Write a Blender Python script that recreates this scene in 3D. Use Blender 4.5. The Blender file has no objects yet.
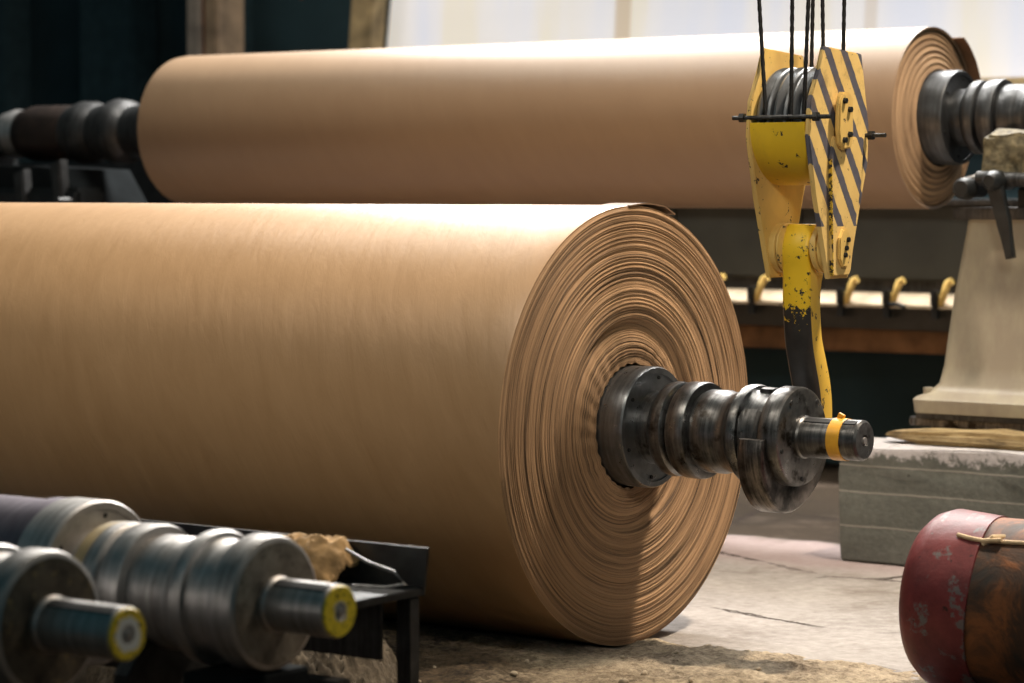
import bpy, bmesh, math, random
from mathutils import Vector, Matrix, noise
C = bpy.context.scene.collection
S = bpy.context.scene
random.seed(7)
PI = math.pi
# ------------------------------------------------------------ camera
F_PX = 2650.0
cd = bpy.data.cameras.new('camera'); cam = bpy.data.objects.new('camera', cd); C.objects.link(cam)
cd.sensor_width = 36; cd.lens = F_PX / 1024 * 36
cam.location = (0, 0, 1.25)
cam.rotation_euler = (PI/2 - math.atan(151.5 / F_PX), 0, math.atan2(2650, 3712))
cd.clip_end = 100
cd.dof.use_dof = True; cd.dof.focus_distance = 7.05; cd.dof.aperture_fstop = 3.0
S.camera = cam
# ------------------------------------------------------------ world, lamps and added fill lights
S.view_settings.view_transform = 'Standard'; S.view_settings.look = 'None'
S.view_settings.gamma = 1; S.view_settings.exposure = 0.0
w = bpy.data.worlds.new('world'); S.world = w; w.use_nodes = True
w.node_tree.nodes['Background'].inputs[0].default_value = (0.10, 0.50, 0.64, 1)
w.node_tree.nodes['Background'].inputs[1].default_value = 0.075

def lamp(name, loc, target, size, power, col, size_y=None):
    l = bpy.data.lights.new(name, 'AREA'); l.energy = power; l.color = col; l.size = size
    if size_y: l.shape = 'RECTANGLE'; l.size_y = size_y
    o = bpy.data.objects.new(name, l); C.objects.link(o); o.location = loc
    o.rotation_euler = (Vector(target) - Vector(loc)).to_track_quat('-Z', 'Y').to_euler()
    return o
WARM = (1.0, 0.86, 0.68)
hl = lamp('hall_lamp', (-2.1, 7.15, 5.0), (-3.8, 6.5, 0.6), 0.35, 92, (1.0, 0.84, 0.66))
hl.data.spread = math.radians(85)
lamp('ceiling_lamp', (-6.2, 7.7, 5.4), (-6.0, 6.8, 0.6), 4.5, 215, (1.0, 0.95, 0.86), 0.6)
sl = lamp('front_roll_fill', (-5.2, 3.7, 3.6), (-5.2, 5.6, 0.9), 3.0, 15, (1.0, 0.90, 0.76), 0.5)  # added unseen fill, limited to the camera side of the front roll
sl.data.spread = math.radians(75)
lamp('ceiling_lamp', (-6.2, 10.4, 4.6), (-6.0, 7.8, 1.4), 5.0, 760, (1.0, 0.97, 0.93), 0.6)
lamp('camera_side_fill', (-2.5, -1.5, 3.6), (-4.5, 6.0, 0.6), 3.0, 10, (1.0, 0.90, 0.78), 2.0)  # added broad fill from behind the camera, no opening modelled
fl = lamp('crane_block_fill', (-0.3, 2.3, 3.3), (-3.45, 6.3, 1.15), 0.6, 3.4, (1.0, 0.92, 0.80))  # added unseen fill, narrowed onto the yellow crane block
fl.data.spread = math.radians(34)
lamp('timber_post_fill', (-9.4, 11.2, 3.6), (-10.4, 12.6, 2.5), 0.4, 14, (1.0, 0.9, 0.75))  # added unseen fill to brighten the timber post and column

# ------------------------------------------------------------ node helper
class NB:
    def __init__(s, name):
        s.m = bpy.data.materials.new(name); s.m.use_nodes = True
        s.t = s.m.node_tree; s.b = s.t.nodes['Principled BSDF']
        s.tc = s.t.nodes.new('ShaderNodeTexCoord')
    def put(s, sock, v):
        if hasattr(v, 'is_linked'): s.t.links.new(v, sock)
        elif isinstance(v, tuple) and len(v) == 3 and sock.type == 'RGBA': sock.default_value = (*v, 1)
        else: sock.default_value = v
    def n(s, typ, ins=None, out=0, **kw):
        nd = s.t.nodes.new('ShaderNode' + typ)
        for k, v in kw.items(): setattr(nd, k, v)
        for k, v in (ins or {}).items(): s.put(nd.inputs[k], v)
        return nd.outputs[out]
    def obj(s, scale=(1, 1, 1), rot=(0, 0, 0), loc=(0, 0, 0)):
        return s.n('Mapping', {'Vector': s.tc.outputs['Object'], 'Scale': scale, 'Rotation': rot, 'Location': loc})
    def noise(s, scale, detail=4, vec=None, rough=0.55, dist=0):
        return s.n('TexNoise', {'Vector': vec if vec is not None else s.tc.outputs['Object'], 'Scale': scale,
                                'Detail': detail, 'Roughness': rough, 'Distortion': dist})
    def ramp(s, fac, stops):
        nd = s.t.nodes.new('ShaderNodeValToRGB'); s.put(nd.inputs[0], fac)
        e = nd.color_ramp.elements
        while len(e) < len(stops): e.new(0.5)
        for i, (p, c) in enumerate(stops):
            e[i].position = p
            e[i].color = (c, c, c, 1) if isinstance(c, (int, float)) else (*c, 1)
        return nd.outputs[0]
    def mix(s, fac, a, b, mode='MIX'):
        nd = s.t.nodes.new('ShaderNodeMix'); nd.data_type = 'RGBA'; nd.blend_type = mode
        s.put(nd.inputs[0], fac); s.put(nd.inputs[6], a); s.put(nd.inputs[7], b)
        return nd.outputs[2]
    def math(s, op, a, b=0.0, c=0.0):
        nd = s.t.nodes.new('ShaderNodeMath'); nd.operation = op
        s.put(nd.inputs[0], a); s.put(nd.inputs[1], b); s.put(nd.inputs[2], c)
        return nd.outputs[0]
    def bump(s, h, strength=0.3, dist=0.01):
        s.put(s.b.inputs['Normal'], s.n('Bump', {'Height': h, 'Strength': strength, 'Distance': dist}))
    def set(s, col=None, rough=None, metal=None, spec=None, coat=None):
        if col is not None: s.put(s.b.inputs['Base Color'], col)
        if rough is not None: s.put(s.b.inputs['Roughness'], rough)
        if metal is not None: s.put(s.b.inputs['Metallic'], metal)
        if spec is not None: s.put(s.b.inputs['Specular IOR Level'], spec)
        if coat is not None: s.put(s.b.inputs['Coat Weight'], coat)
        return s.m

def simple(name, col, rough=0.6, metal=0.0, var=0.25, scale=12, bump=0.1):
    b = NB(name); f = b.noise(scale, 6)
    c = b.mix(b.ramp(f, [(0.3, 0.0), (0.7, 1.0)]), tuple(x * (1 - var) for x in col), tuple(min(1, x * (1 + var)) for x in col))
    b.bump(f, bump, 0.01)
    return b.set(c, rough, metal)

def kraft(name, a, c_, bs=0.35):
    b = NB(name)
    v = b.n('Mapping', {'Vector': b.obj((1, 1, 1), (0.0, 0.42, 0.0)), 'Scale': (3.4, 1.2, 0.9)})
    f1 = b.noise(6, 4, v, 0.55, 0.3); f2 = b.noise(2.2, 3); f3 = b.noise(160, 2)
    f = b.math('ADD', b.math('MULTIPLY', f1, 0.6), b.math('MULTIPLY', f2, 0.4))
    col = b.mix(b.ramp(f, [(0.3, 0.0), (0.7, 1.0)]), a, c_)
    b.bump(b.math('ADD', f1, b.math('MULTIPLY', f3, 0.03)), bs, 0.012)
    return b.set(col, 0.46, 0.0, 0.75)
M = {}
M['kraft'] = kraft('kraft_paper', (0.36, 0.208, 0.093), (0.43, 0.26, 0.127), 0.20)
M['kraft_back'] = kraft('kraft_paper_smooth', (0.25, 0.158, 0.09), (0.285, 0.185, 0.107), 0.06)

def paper_end(name, light, dark, freq):
    b = NB(name)
    sep = b.t.nodes.new('ShaderNodeSeparateXYZ'); b.t.links.new(b.tc.outputs['Object'], sep.inputs[0])
    y, z = sep.outputs[1], sep.outputs[2]
    wob = b.math('MULTIPLY', b.noise(3.0, 2), 0.012)
    r = b.math('ADD', b.math('SQRT', b.math('ADD', b.math('MULTIPLY', y, y), b.math('MULTIPLY', z, z))), wob)
    cy = b.math('MULTIPLY', b.math('DIVIDE', y, r), 0.45); cz = b.math('MULTIPLY', b.math('DIVIDE', z, r), 0.45)
    vec = b.n('CombineXYZ', {0: b.math('MULTIPLY', r, freq), 1: cy, 2: cz})
    f = b.noise(1.0, 6, vec, 0.75)
    vec2 = b.n('CombineXYZ', {0: b.math('MULTIPLY', r, freq * 0.16), 1: cy, 2: cz})
    g = b.noise(1.0, 3, vec2, 0.6)
    k = b.math('ADD', b.math('MULTIPLY', f, 0.78), b.math('MULTIPLY', g, 0.22))
    col = b.ramp(k, [(0.38, dark), (0.48, tuple(p * .6 + q * .4 for p, q in zip(light, dark))), (0.60, light)])
    b.bump(f, 0.8, 0.006)
    return b.set(col, 0.75, 0, 0.3)
M['end'] = paper_end('paper_layers', (0.46, 0.285, 0.155), (0.07, 0.043, 0.026), 210)
M['end_back'] = paper_end('paper_layers_telescoped', (0.56, 0.37, 0.22), (0.16, 0.095, 0.055), 60)

def steel(name, hi=(0.42, 0.42, 0.42), lo=(0.09, 0.085, 0.08), rough=0.32, rust=None, sc=14, dark=0.5):
    b = NB(name)
    f = b.noise(sc, 6, None, 0.65); s = b.noise(6, 4, b.obj((14, 1, 1)), 0.7)
    k = b.math('ADD', b.math('MULTIPLY', f, 0.4), b.math('MULTIPLY', s, 0.6))
    col = b.mix(b.ramp(k, [(dark - 0.13, 0.0), (dark + 0.13, 1.0)]), lo, hi)
    if rust: col = b.mix(b.ramp(b.noise(sc * .7, 5), [(0.56, 0.0), (0.66, 1.0)]), col, rust)
    b.bump(k, 0.12, 0.004)
    return b.set(col, b.ramp(f, [(0.3, rough + 0.2), (0.7, rough)]), 0.85)
M['steel'] = steel('oiled_steel', (0.27, 0.28, 0.29), (0.11, 0.115, 0.12), 0.23)
M['steel_grimy'] = steel('grimy_steel', (0.24, 0.237, 0.232), (0.055, 0.053, 0.052), 0.24, (0.03, 0.025, 0.02), 22, 0.50)
M['steel_bright'] = steel('worn_bright_steel', (0.62, 0.60, 0.59), (0.26, 0.245, 0.23), 0.36, None, 10, 0.48)
M['steel_rear'] = steel('dull_dark_steel', (0.12, 0.125, 0.13), (0.045, 0.045, 0.047), 0.34)
M['steel_dark'] = steel('blackened_steel', (0.10, 0.10, 0.10), (0.03, 0.03, 0.03), 0.4)
M['steel_purple'] = steel('heat_tinted_steel', (0.26, 0.23, 0.265), (0.13, 0.11, 0.14), 0.38, (0.09, 0.06, 0.06), 3)
def greasy(name, lo, hi, fleck):
    b = NB(name)
    f = b.noise(18, 6, None, .7); g = b.noise(35, 5, b.obj((1, 1, 1), loc=(2, 3, 4)), .7)
    col = b.mix(b.ramp(f, [(.35, 0.0), (.65, 1.0)]), lo, hi)
    col = b.mix(b.ramp(g, [(.60, 0.0), (.68, .8)]), col, fleck)
    b.bump(f, .4, .006)
    return b.set(col, .38, .45, .6)
M['greasy'] = greasy('black_greasy_flange', (0.04, 0.034, 0.028), (0.19, 0.155, 0.11), (0.42, 0.30, 0.13))
M['greasy_grey'] = greasy('grey_greasy_flange', (0.13, 0.11, 0.09), (0.38, 0.34, 0.28), (0.07, 0.05, 0.03))
M['brass_ring'] = simple('pale_ochre_ring', (0.52, 0.40, 0.22), 0.5, 0.0)
M['rust'] = simple('rusty_brown_metal', (0.23, 0.09, 0.045), 0.7, 0.2, 0.5, 9)
M['black'] = simple('black_greased_metal', (0.014, 0.016, 0.017), 0.45, 0.3, 0.4, 20)
M['matte_black'] = simple('matte_black_cast_iron', (0.010, 0.012, 0.013), 0.95)  # near-black, very rough metal with little specular
M['matte_black'].node_tree.nodes['Principled BSDF'].inputs['Specular IOR Level'].default_value = .1
M['pin'] = simple('dark_bore', (0.01, 0.01, 0.01), 0.8)

def paint(name, col, under=(0.035, 0.025, 0.02), amt=0.625, sc=30, rough=0.42, mottled=0.25):
    b = NB(name)
    f = b.noise(sc, 7, None, 0.68); g = b.noise(5, 5)
    c2 = b.mix(b.ramp(g, [(0.3, 0.0), (0.7, 1.0)]), tuple(x * (1 - mottled) for x in col), col)
    c2 = b.mix(b.ramp(b.noise(3.2, 6, b.obj((1, 1, .4), loc=(3, 1, 2)), .7), [(.47, 0.0), (.66, .6)]), c2, (col[0] * .55, col[1] * .5, col[2] * .5 + .02))
    k = b.ramp(f, [(amt, 0.0), (amt + 0.015, 1.0)])
    b.bump(b.math('MULTIPLY', k, -1.0), 0.4, 0.003)
    return b.set(b.mix(k, c2, under), b.mix(k, (rough,) * 3, (0.8,) * 3), 0.0, 0.5)
YEL = (0.86, 0.56, 0.025)
M['yellow'] = paint('bright_yellow_paint', YEL)
M['yellow_pale'] = paint('faded_yellow_paint', (0.80, 0.54, 0.16))
M['yellow_chip'] = paint('badly_chipped_yellow_paint', (0.75, 0.50, 0.05), amt=0.50, sc=60)

def stripes():
    b = NB('hazard_striped_faded_paint')
    sep = b.t.nodes.new('ShaderNodeSeparateXYZ'); b.t.links.new(b.tc.outputs['Object'], sep.inputs[0])
    s = b.math('FRACT', b.math('DIVIDE', b.math('ADD', b.math('ADD', sep.outputs[1], b.math('MULTIPLY', sep.outputs[2], 0.72)), 4.707), 0.090))
    k = b.math('LESS_THAN', b.math('ADD', s, b.math('MULTIPLY', b.noise(30, 4), 0.14)), 0.47)
    zlim = b.math('GREATER_THAN', sep.outputs[2], 0.125)
    k = b.math('MULTIPLY', k, zlim)
    base = b.mix(b.ramp(b.noise(6, 5), [(0.3, 0.0), (0.7, 1.0)]), (0.60, 0.40, 0.13), (0.78, 0.55, 0.20))
    c = b.mix(k, base, b.mix(b.noise(40, 4), (0.05, 0.05, 0.065), (0.13, 0.125, 0.15)))
    chip = b.ramp(b.noise(60, 7, None, 0.75), [(0.635, 0.0), (0.65, 1.0)])
    base = b.mix(b.ramp(b.noise(9, 7, b.obj(loc=(1, 4, 2)), .75), [(.52, 0.0), (.66, .65)]), base, (0.20, 0.12, 0.05))
    c = b.mix(b.ramp(b.noise(9, 7, b.obj(loc=(1, 4, 2)), .75), [(.54, 0.0), (.68, .55)]), c, (0.18, 0.11, 0.05))
    return b.set(b.mix(chip, c, (0.04, 0.02, 0.012)), 0.5)
M['stripe'] = stripes()

def hookpaint(name, col):   # yellow paint worn to black towards the lower shank
    b = NB(name)
    sep = b.t.nodes.new('ShaderNodeSeparateXYZ'); b.t.links.new(b.tc.outputs['Object'], sep.inputs[0])
    f = b.noise(45, 7, None, 0.7)
    h = b.math('ADD', sep.outputs[2], b.math('MULTIPLY', b.math('SUBTRACT', f, 0.5), 0.34))
    # worn on the inner edge side (x+, y-)
    k = b.math('LESS_THAN', h, 0.335)
    side = b.math('LESS_THAN', b.n('NewGeometry', out=1) if False else sep.outputs[0], 0.0)
    c = b.mix(b.ramp(b.noise(60, 6, None, .7), [(0.60, 0.0), (0.62, 1.0)]), col, (0.03, 0.025, 0.02))
    c = b.mix(k, c, b.mix(b.noise(25, 4), (0.012, 0.012, 0.012), (0.045, 0.042, 0.04)))
    return b.set(c, 0.45, 0.0, 0.5)
M['hook_edge'] = hookpaint('chipped_yellow_and_black_hook', YEL)
M['hook_low'] = steel('greasy_dark_hook_steel', (0.30, 0.27, 0.25), (0.03, 0.028, 0.026), 0.28, None, 18, 0.53)

def concrete(name, a, c_, sc=3, crack=False, rough=0.85):
    b = NB(name)
    f = b.noise(sc, 8, None, 0.65); g = b.noise(sc * 14, 5, None, 0.7); sp = b.noise(sc * 50, 3)
    k = b.math('ADD', b.math('MULTIPLY', f, 0.6), b.math('MULTIPLY', g, 0.4))
    col = b.mix(b.ramp(k, [(0.35, 0.0), (0.65, 1.0)]), a, c_)
    col = b.mix(b.ramp(sp, [(0.60, 0.0), (0.72, 0.5)]), col, tuple(min(1, x * 1.9) for x in c_))
    h = b.math('ADD', k, b.math('MULTIPLY', sp, 0.3))
    b.bump(h, 0.5, 0.012)
    return b.set(col, rough, 0, 0.35)
M['floor'] = None
M['block'] = concrete('grey_concrete', (0.115, 0.125, 0.115), (0.20, 0.205, 0.185), 3)
M['dust'] = concrete('dusty_chipped_concrete', (0.20, 0.19, 0.185), (0.62, 0.60, 0.62), 6)
def sand_mat():
    b = NB('sandy_rubble')
    sep = b.t.nodes.new('ShaderNodeSeparateXYZ'); b.t.links.new(b.tc.outputs['Object'], sep.inputs[0])
    f = b.noise(4, 8, None, .7); g = b.noise(45, 6, None, .75); sp = b.noise(140, 3, None, .7)
    k = b.math('ADD', b.math('MULTIPLY', f, .5), b.math('MULTIPLY', g, .5))
    sand = b.mix(b.ramp(k, [(.40, 0.0), (.60, 1.0)]), (0.12, 0.088, 0.058), (0.50, 0.41, 0.29))
    sand_shade = b.mix(b.ramp(k, [(.42, 0.0), (.62, 1.0)]), (0.022, 0.017, 0.012), (0.14, 0.10, 0.06))  # shade over the left and near sand, put into the colour
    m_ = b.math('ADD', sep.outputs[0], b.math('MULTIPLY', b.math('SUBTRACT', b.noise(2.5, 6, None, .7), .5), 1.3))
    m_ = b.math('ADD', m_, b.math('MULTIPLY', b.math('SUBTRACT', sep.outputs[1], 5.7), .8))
    col = b.mix(b.ramp(b.math('ADD', m_, 4.5), [(.35, 0.0), (.60, 1.0)]), sand_shade, sand)
    col = b.mix(b.ramp(sp, [(.62, 0.0), (.70, .8)]), col, (0.05, 0.035, 0.02))
    b.bump(b.math('ADD', k, b.math('MULTIPLY', sp, .4)), .9, .02)
    return b.set(col, .9, 0, .25)
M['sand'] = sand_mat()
M['rubble'] = concrete('dark_gravel', (0.035, 0.028, 0.02), (0.16, 0.125, 0.085), 8)
M['cream'] = paint('cream_machine_paint', (0.43, 0.39, 0.285), (0.09, 0.05, 0.03), 0.72, 30, 0.35, 0.12)
M['wood'] = simple('weathered_wood', (0.34, 0.25, 0.13), 0.8, 0, 0.5, 7)
M['plank'] = None
M['grey_panel'] = simple('dull_olive_panel', (0.035, 0.035, 0.028), 0.6, 0, 0.35, 3)
M['dark_wall'] = simple('dark_back_wall', (0.030, 0.064, 0.078), 0.8, 0, 0.3, 1.2)
M['green'] = simple('dark_green_paint', (0.012, 0.045, 0.022), 0.6)
M['red'] = None

def floor_mat():
    b = NB('cracked_concrete_floor')
    f = b.noise(1.1, 8, None, 0.65); g = b.noise(26, 6, None, 0.7); sp = b.noise(120, 3)
    k = b.math('ADD', b.math('MULTIPLY', f, 0.6), b.math('MULTIPLY', g, 0.4))
    col = b.mix(b.ramp(k, [(0.38, 0.0), (0.62, 1.0)]), (0.20, 0.18, 0.165), (0.37, 0.345, 0.325))
    # brown earth beyond the concrete slab, darkened to stand in for shade
    sep = b.t.nodes.new('ShaderNodeSeparateXYZ'); b.t.links.new(b.tc.outputs['Object'], sep.inputs[0])
    d = b.math('ADD', sep.outputs[1], b.math('MULTIPLY', b.noise(2.0, 5), 0.35))
    shaded_dirt = b.ramp(b.math('SUBTRACT', d, 7.88), [(0.5, 0.0), (0.56, 1.0)])
    col = b.mix(shaded_dirt, col, b.mix(g, (0.022, 0.016, 0.011), (0.055, 0.040, 0.026)))
    # near side of the rolls darkened: shade and weak bounce put into the colour
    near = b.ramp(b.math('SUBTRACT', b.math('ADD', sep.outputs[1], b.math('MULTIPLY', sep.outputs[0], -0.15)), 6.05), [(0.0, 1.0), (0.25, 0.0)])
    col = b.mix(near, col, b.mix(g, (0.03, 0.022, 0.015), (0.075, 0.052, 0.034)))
    # pinkish band near the edge of the slab
    band = b.ramp(b.math('SUBTRACT', d, 7.4), [(0.35, 0.0), (0.6, 0.55)])
    col = b.mix(b.math('MULTIPLY', band, b.math('SUBTRACT', 1.0, shaded_dirt)), col, (0.27, 0.19, 0.19))
    # dark oil stains
    st = b.ramp(b.noise(1.7, 6, b.obj(loc=(4, 7, 0)), .7), [(0.55, 0.0), (0.68, 0.6)])
    col = b.mix(st, col, (0.12, 0.09, 0.07))
    # cracks
    v = b.n('TexVoronoi', {'Vector': b.n('Mapping', {'Vector': b.tc.outputs['Object'], 'Scale': (1.0, 1.7, 1)}), 'Scale': 0.75}, 0, feature='DISTANCE_TO_EDGE')
    wv = b.math('ADD', v, b.math('MULTIPLY', b.math('SUBTRACT', b.noise(9, 6, None, .7), 0.5), 0.10))
    cr = b.ramp(b.math('ABSOLUTE', wv), [(0.003, 1.0), (0.012, 0.0)])
    cr = b.math('MULTIPLY', cr, b.ramp(b.noise(1.3, 2, b.obj(loc=(1, 1, 0))), [(0.46, 0.0), (0.52, 1.0)]))
    col = b.mix(cr, col, (0.035, 0.025, 0.02))
    b.bump(b.math('SUBTRACT', b.math('ADD', k, b.math('MULTIPLY', sp, 0.2)), cr), 0.45, 0.015)
    return b.set(col, 0.88, 0, 0.12)
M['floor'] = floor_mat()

def plank_mat():
    b = NB('splintered_pale_wood')
    g = b.noise(5, 7, b.obj((1.2, 9, 14)), 0.7); f = b.noise(6, 5)
    col = b.ramp(b.math('ADD', b.math('MULTIPLY', g, .6), b.math('MULTIPLY', f, .4)), [(0.38, (0.06, 0.04, 0.02)), (0.5, (0.36, 0.26, 0.12)), (0.62, (0.55, 0.44, 0.25))])
    b.bump(g, 0.8, 0.02)
    return b.set(col, 0.8)
M['plank'] = plank_mat()

def red_mat():
    b = NB('scuffed_dark_red_paint')
    f = b.noise(9, 7, None, 0.7); g = b.noise(14, 5, b.obj((1, .5, 1), loc=(2, 5, 1)), .65)
    col = b.mix(b.ramp(f, [(0.35, 0.0), (0.65, 1.0)]), (0.10, 0.016, 0.018), (0.20, 0.034, 0.036))
    col = b.mix(b.ramp(g, [(0.57, 0.0), (0.62, .8)]), col, (0.13, 0.14, 0.14))
    col = b.mix(b.ramp(b.noise(32, 5), [(0.66, 0.0), (0.7, 1.0)]), col, (0.04, 0.012, 0.01))
    b.bump(f, 0.3, 0.01)
    return b.set(col, 0.5, 0, 0.4)
M['red'] = red_mat()
def rustbar():
    b = NB('orange_rust_steel')
    f = b.noise(6, 8, b.obj((1, 1, 1)), 0.7, 0.8)
    col = b.ramp(f, [(0.38, (0.03, 0.024, 0.02)), (0.5, (0.07, 0.032, 0.016)), (0.62, (0.24, 0.085, 0.025)), (0.72, (0.07, 0.03, 0.018))])
    b.bump(f, 0.5, 0.01)
    return b.set(col, 0.68, 0.1)
M['rustbar'] = rustbar()
M['cord'] = simple('beige_cord', (0.62, 0.46, 0.28), 0.8, 0, .2, 60)
M['rope'] = simple('black_wire_strands', (0.020, 0.018, 0.016), 0.5, 0.5, 0.5, 200)
M['tape'] = paint('yellow_tape', (0.85, 0.44, 0.035), (0.3, .16, .03), .68, 20, .4, .2)
M['card'] = simple('torn_brown_paper', (0.36, 0.22, 0.09), 0.9, 0, 0.45, 18, .5)
def endpaint(name, ring, centre, r0, r1):
    b = NB(name)
    sep = b.t.nodes.new('ShaderNodeSeparateXYZ'); b.t.links.new(b.tc.outputs['Object'], sep.inputs[0])
    y, z = sep.outputs[1], sep.outputs[2]
    r = b.math('ADD', b.math('SQRT', b.math('ADD', b.math('MULTIPLY', y, y), b.math('MULTIPLY', z, z))), b.math('MULTIPLY', b.math('SUBTRACT', b.noise(60, 5, None, .7), .5), 0.03))
    k = b.ramp(b.math('DIVIDE', r, r1), [(r0 / r1 - .03, 0.0), (r0 / r1 + .03, 1.0)])
    chips = b.ramp(b.noise(110, 5, None, .7), [(0.56, 0.0), (0.60, 1.0)])
    return b.set(b.mix(k, centre, b.mix(chips, ring, (0.05, 0.035, 0.01))), 0.45)
M['end_paint'] = endpaint('yellow_painted_shaft_end', (0.95, 0.72, 0.04), (0.60, 0.55, 0.48), 0.020, 0.053)
M['end_paint_white'] = endpaint('yellow_and_white_painted_shaft_end', (0.92, 0.66, 0.04), (0.88, 0.85, 0.80), 0.031, 0.05)

def sheet_mat():
    b = NB('daylit_plastic_sheet')
    sep = b.t.nodes.new('ShaderNodeSeparateXYZ'); b.t.links.new(b.tc.outputs['Object'], sep.inputs[0])
    vec = b.n('CombineXYZ', {0: b.math('MULTIPLY', sep.outputs[0], 3.4), 1: 0.0, 2: b.math('MULTIPLY', sep.outputs[2], 0.3)})
    f = b.noise(1.0, 3, vec, 0.5)
    col = b.ramp(f, [(0.36, (0.74, 0.68, 0.58)), (0.48, (0.74, 0.71, 0.70)), (0.64, (0.66, 0.67, 0.74))])
    # frame battens showing through the lit sheeting
    u = b.math('SUBTRACT', sep.outputs[0], b.math('MULTIPLY', sep.outputs[2], 0.05))
    for c0, st, w_ in ((-8.60, .75, .045), (-6.98, .45, .03)):
        band = b.ramp(b.math('ABSOLUTE', b.math('SUBTRACT', u, c0)), [(w_, st), (w_ + .02, 0.0)])
        col = b.mix(band, col, (0.50, 0.38, 0.25))
    b.put(b.b.inputs['Emission Color'], col); b.b.inputs['Emission Strength'].default_value = 0.85
    return b.set(b.mix(0.5, col, (0.2, 0.2, 0.2)), 0.6)
M['sheet'] = sheet_mat()

# ------------------------------------------------------------ mesh helpers
def NBM(): return bmesh.new()
def lathe(bm, prof, c=(0, 0, 0), seg=64, cap=True, ax='x', jit=0):
    rings = []
    for x, r in prof:
        if r <= 1e-6:
            p = (x, 0, 0); rings.append([bm.verts.new(axp(p, c, ax))]); continue
        rings.append([bm.verts.new(axp((x, r * math.cos(2*PI*i/seg), r * math.sin(2*PI*i/seg)), c, ax)) for i in range(seg)])
    for a, b in zip(rings, rings[1:]):
        for i in range(seg):
            j = (i + 1) % seg
            if len(a) == 1 and len(b) == 1: continue
            if len(a) == 1: bm.faces.new((a[0], b[i], b[j]))
            elif len(b) == 1: bm.faces.new((a[i], b[0], a[j]))
            else: bm.faces.new((a[i], b[i], b[j], a[j]))
    if cap:
        for rg in (rings[0], rings[-1]):
            if len(rg) > 2:
                try: bm.faces.new(rg)
                except ValueError: pass
    return bm
def axp(p, c, ax):
    x, y, z = p
    if ax == 'y': x, y, z = y, x, z
    if ax == 'z': x, y, z = z, y, x
    return (x + c[0], y + c[1], z + c[2])
def box(bm, lo, hi, bev=0.0, rot=None, sub=0):
    r = bmesh.ops.create_cube(bm, size=1)
    vs = r['verts']; c = [(a + b) / 2 for a, b in zip(lo, hi)]; s = [b - a for a, b in zip(lo, hi)]
    for v in vs: v.co = Vector((v.co.x * s[0], v.co.y * s[1], v.co.z * s[2]))
    if rot: bmesh.ops.transform(bm, matrix=rot, verts=vs)
    for v in vs: v.co += Vector(c)
    if bev > 0:
        es = list({e for v in vs for e in v.link_edges})
        bmesh.ops.bevel(bm, geom=es, offset=bev, segments=2, affect='EDGES')
    return bm
def prism(bm, pts, lo, hi, plane='yz', bev=0.0, shear=None):
    """polygon pts extruded from lo to hi along the missing axis"""
    def mk(a, b, t):
        if plane == 'yz': return (t, a, b)
        if plane == 'xz': return (a, t, b)
        return (a, b, t)
    A = [bm.verts.new(mk(a, b, lo)) for a, b in pts]; B = [bm.verts.new(mk(a, b, hi)) for a, b in pts]
    n = len(pts)
    fs = [bm.faces.new(A), bm.faces.new(B[::-1])]
    for i in range(n): fs.append(bm.faces.new((A[i], B[i], B[(i+1) % n], A[(i+1) % n])))
    if bev > 0:
        es = list({e for f in fs[:2] for e in f.edges})
        bmesh.ops.bevel(bm, geom=es, offset=bev, segments=2, affect='EDGES')
    return bm
def tube(bm, pts, r, seg=10):
    pts = [Vector(p) for p in pts]; rings = []
    up = Vector((0, 0, 1))
    for i, p in enumerate(pts):
        t = (pts[min(i+1, len(pts)-1)] - pts[max(i-1, 0)]).normalized()
        u = t.cross(up)
        if u.length < 1e-3: u = t.cross(Vector((1, 0, 0)))
        u.normalize(); v = t.cross(u)
        rr = r[i] if isinstance(r, (list, tuple)) else r
        rings.append([bm.verts.new(p + (u * math.cos(2*PI*k/seg) + v * math.sin(2*PI*k/seg)) * rr) for k in range(seg)])
    for a, b in zip(rings, rings[1:]):
        for k in range(seg): bm.faces.new((a[k], a[(k+1) % seg], b[(k+1) % seg], b[k]))
    bm.faces.new(rings[0]); bm.faces.new(rings[-1])
    return bm
def rough_up(bm, amp, sc, seed=0.0, cuts=0):
    if cuts: bmesh.ops.subdivide_edges(bm, edges=bm.edges[:], cuts=cuts, use_grid_fill=True)
    bm.normal_update()
    for v in bm.verts:
        n = noise.noise_vector(v.co * sc + Vector((seed, seed, seed)))
        v.co += n * amp
    return bm
def obj(name, bm, mat, parent=None, smooth=35, **props):
    bmesh.ops.recalc_face_normals(bm, faces=bm.faces[:])
    me = bpy.data.meshes.new(name); 
    for f in bm.faces: f.smooth = bool(smooth)
    if smooth:
        lim = math.radians(smooth)
        for e in bm.edges:
            if len(e.link_faces) == 2 and e.calc_face_angle(0) > lim: e.smooth = False
    bm.to_mesh(me); bm.free()
    me.materials.append(mat)
    o = bpy.data.objects.new(name, me); C.objects.link(o)
    if parent: o.parent = parent
    for k, v in props.items(): o[k] = v
    return o
def thing(name, label, cat, loc=(0, 0, 0), rot=(0, 0, 0), group=None):
    o = bpy.data.objects.new(name, None); C.objects.link(o); o.empty_display_size = .1
    o.location = loc; o.rotation_euler = rot; o['label'] = label; o['category'] = cat
    if group: o['group'] = group
    return o
def tag(o, label, cat, group=None):
    o['label'] = label; o['category'] = cat
    if group: o['group'] = group
    return o
def struct(name, bm, m, **k): return obj(name, bm, m, kind='structure', **k)
def fbm(x, y, z=0, o=4):
    s = 0; a = 1
    for i in range(o): s += a * noise.noise(Vector((x, y, z))); x *= 2.1; y *= 2.1; z *= 2.1; a *= .5
    return s

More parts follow.
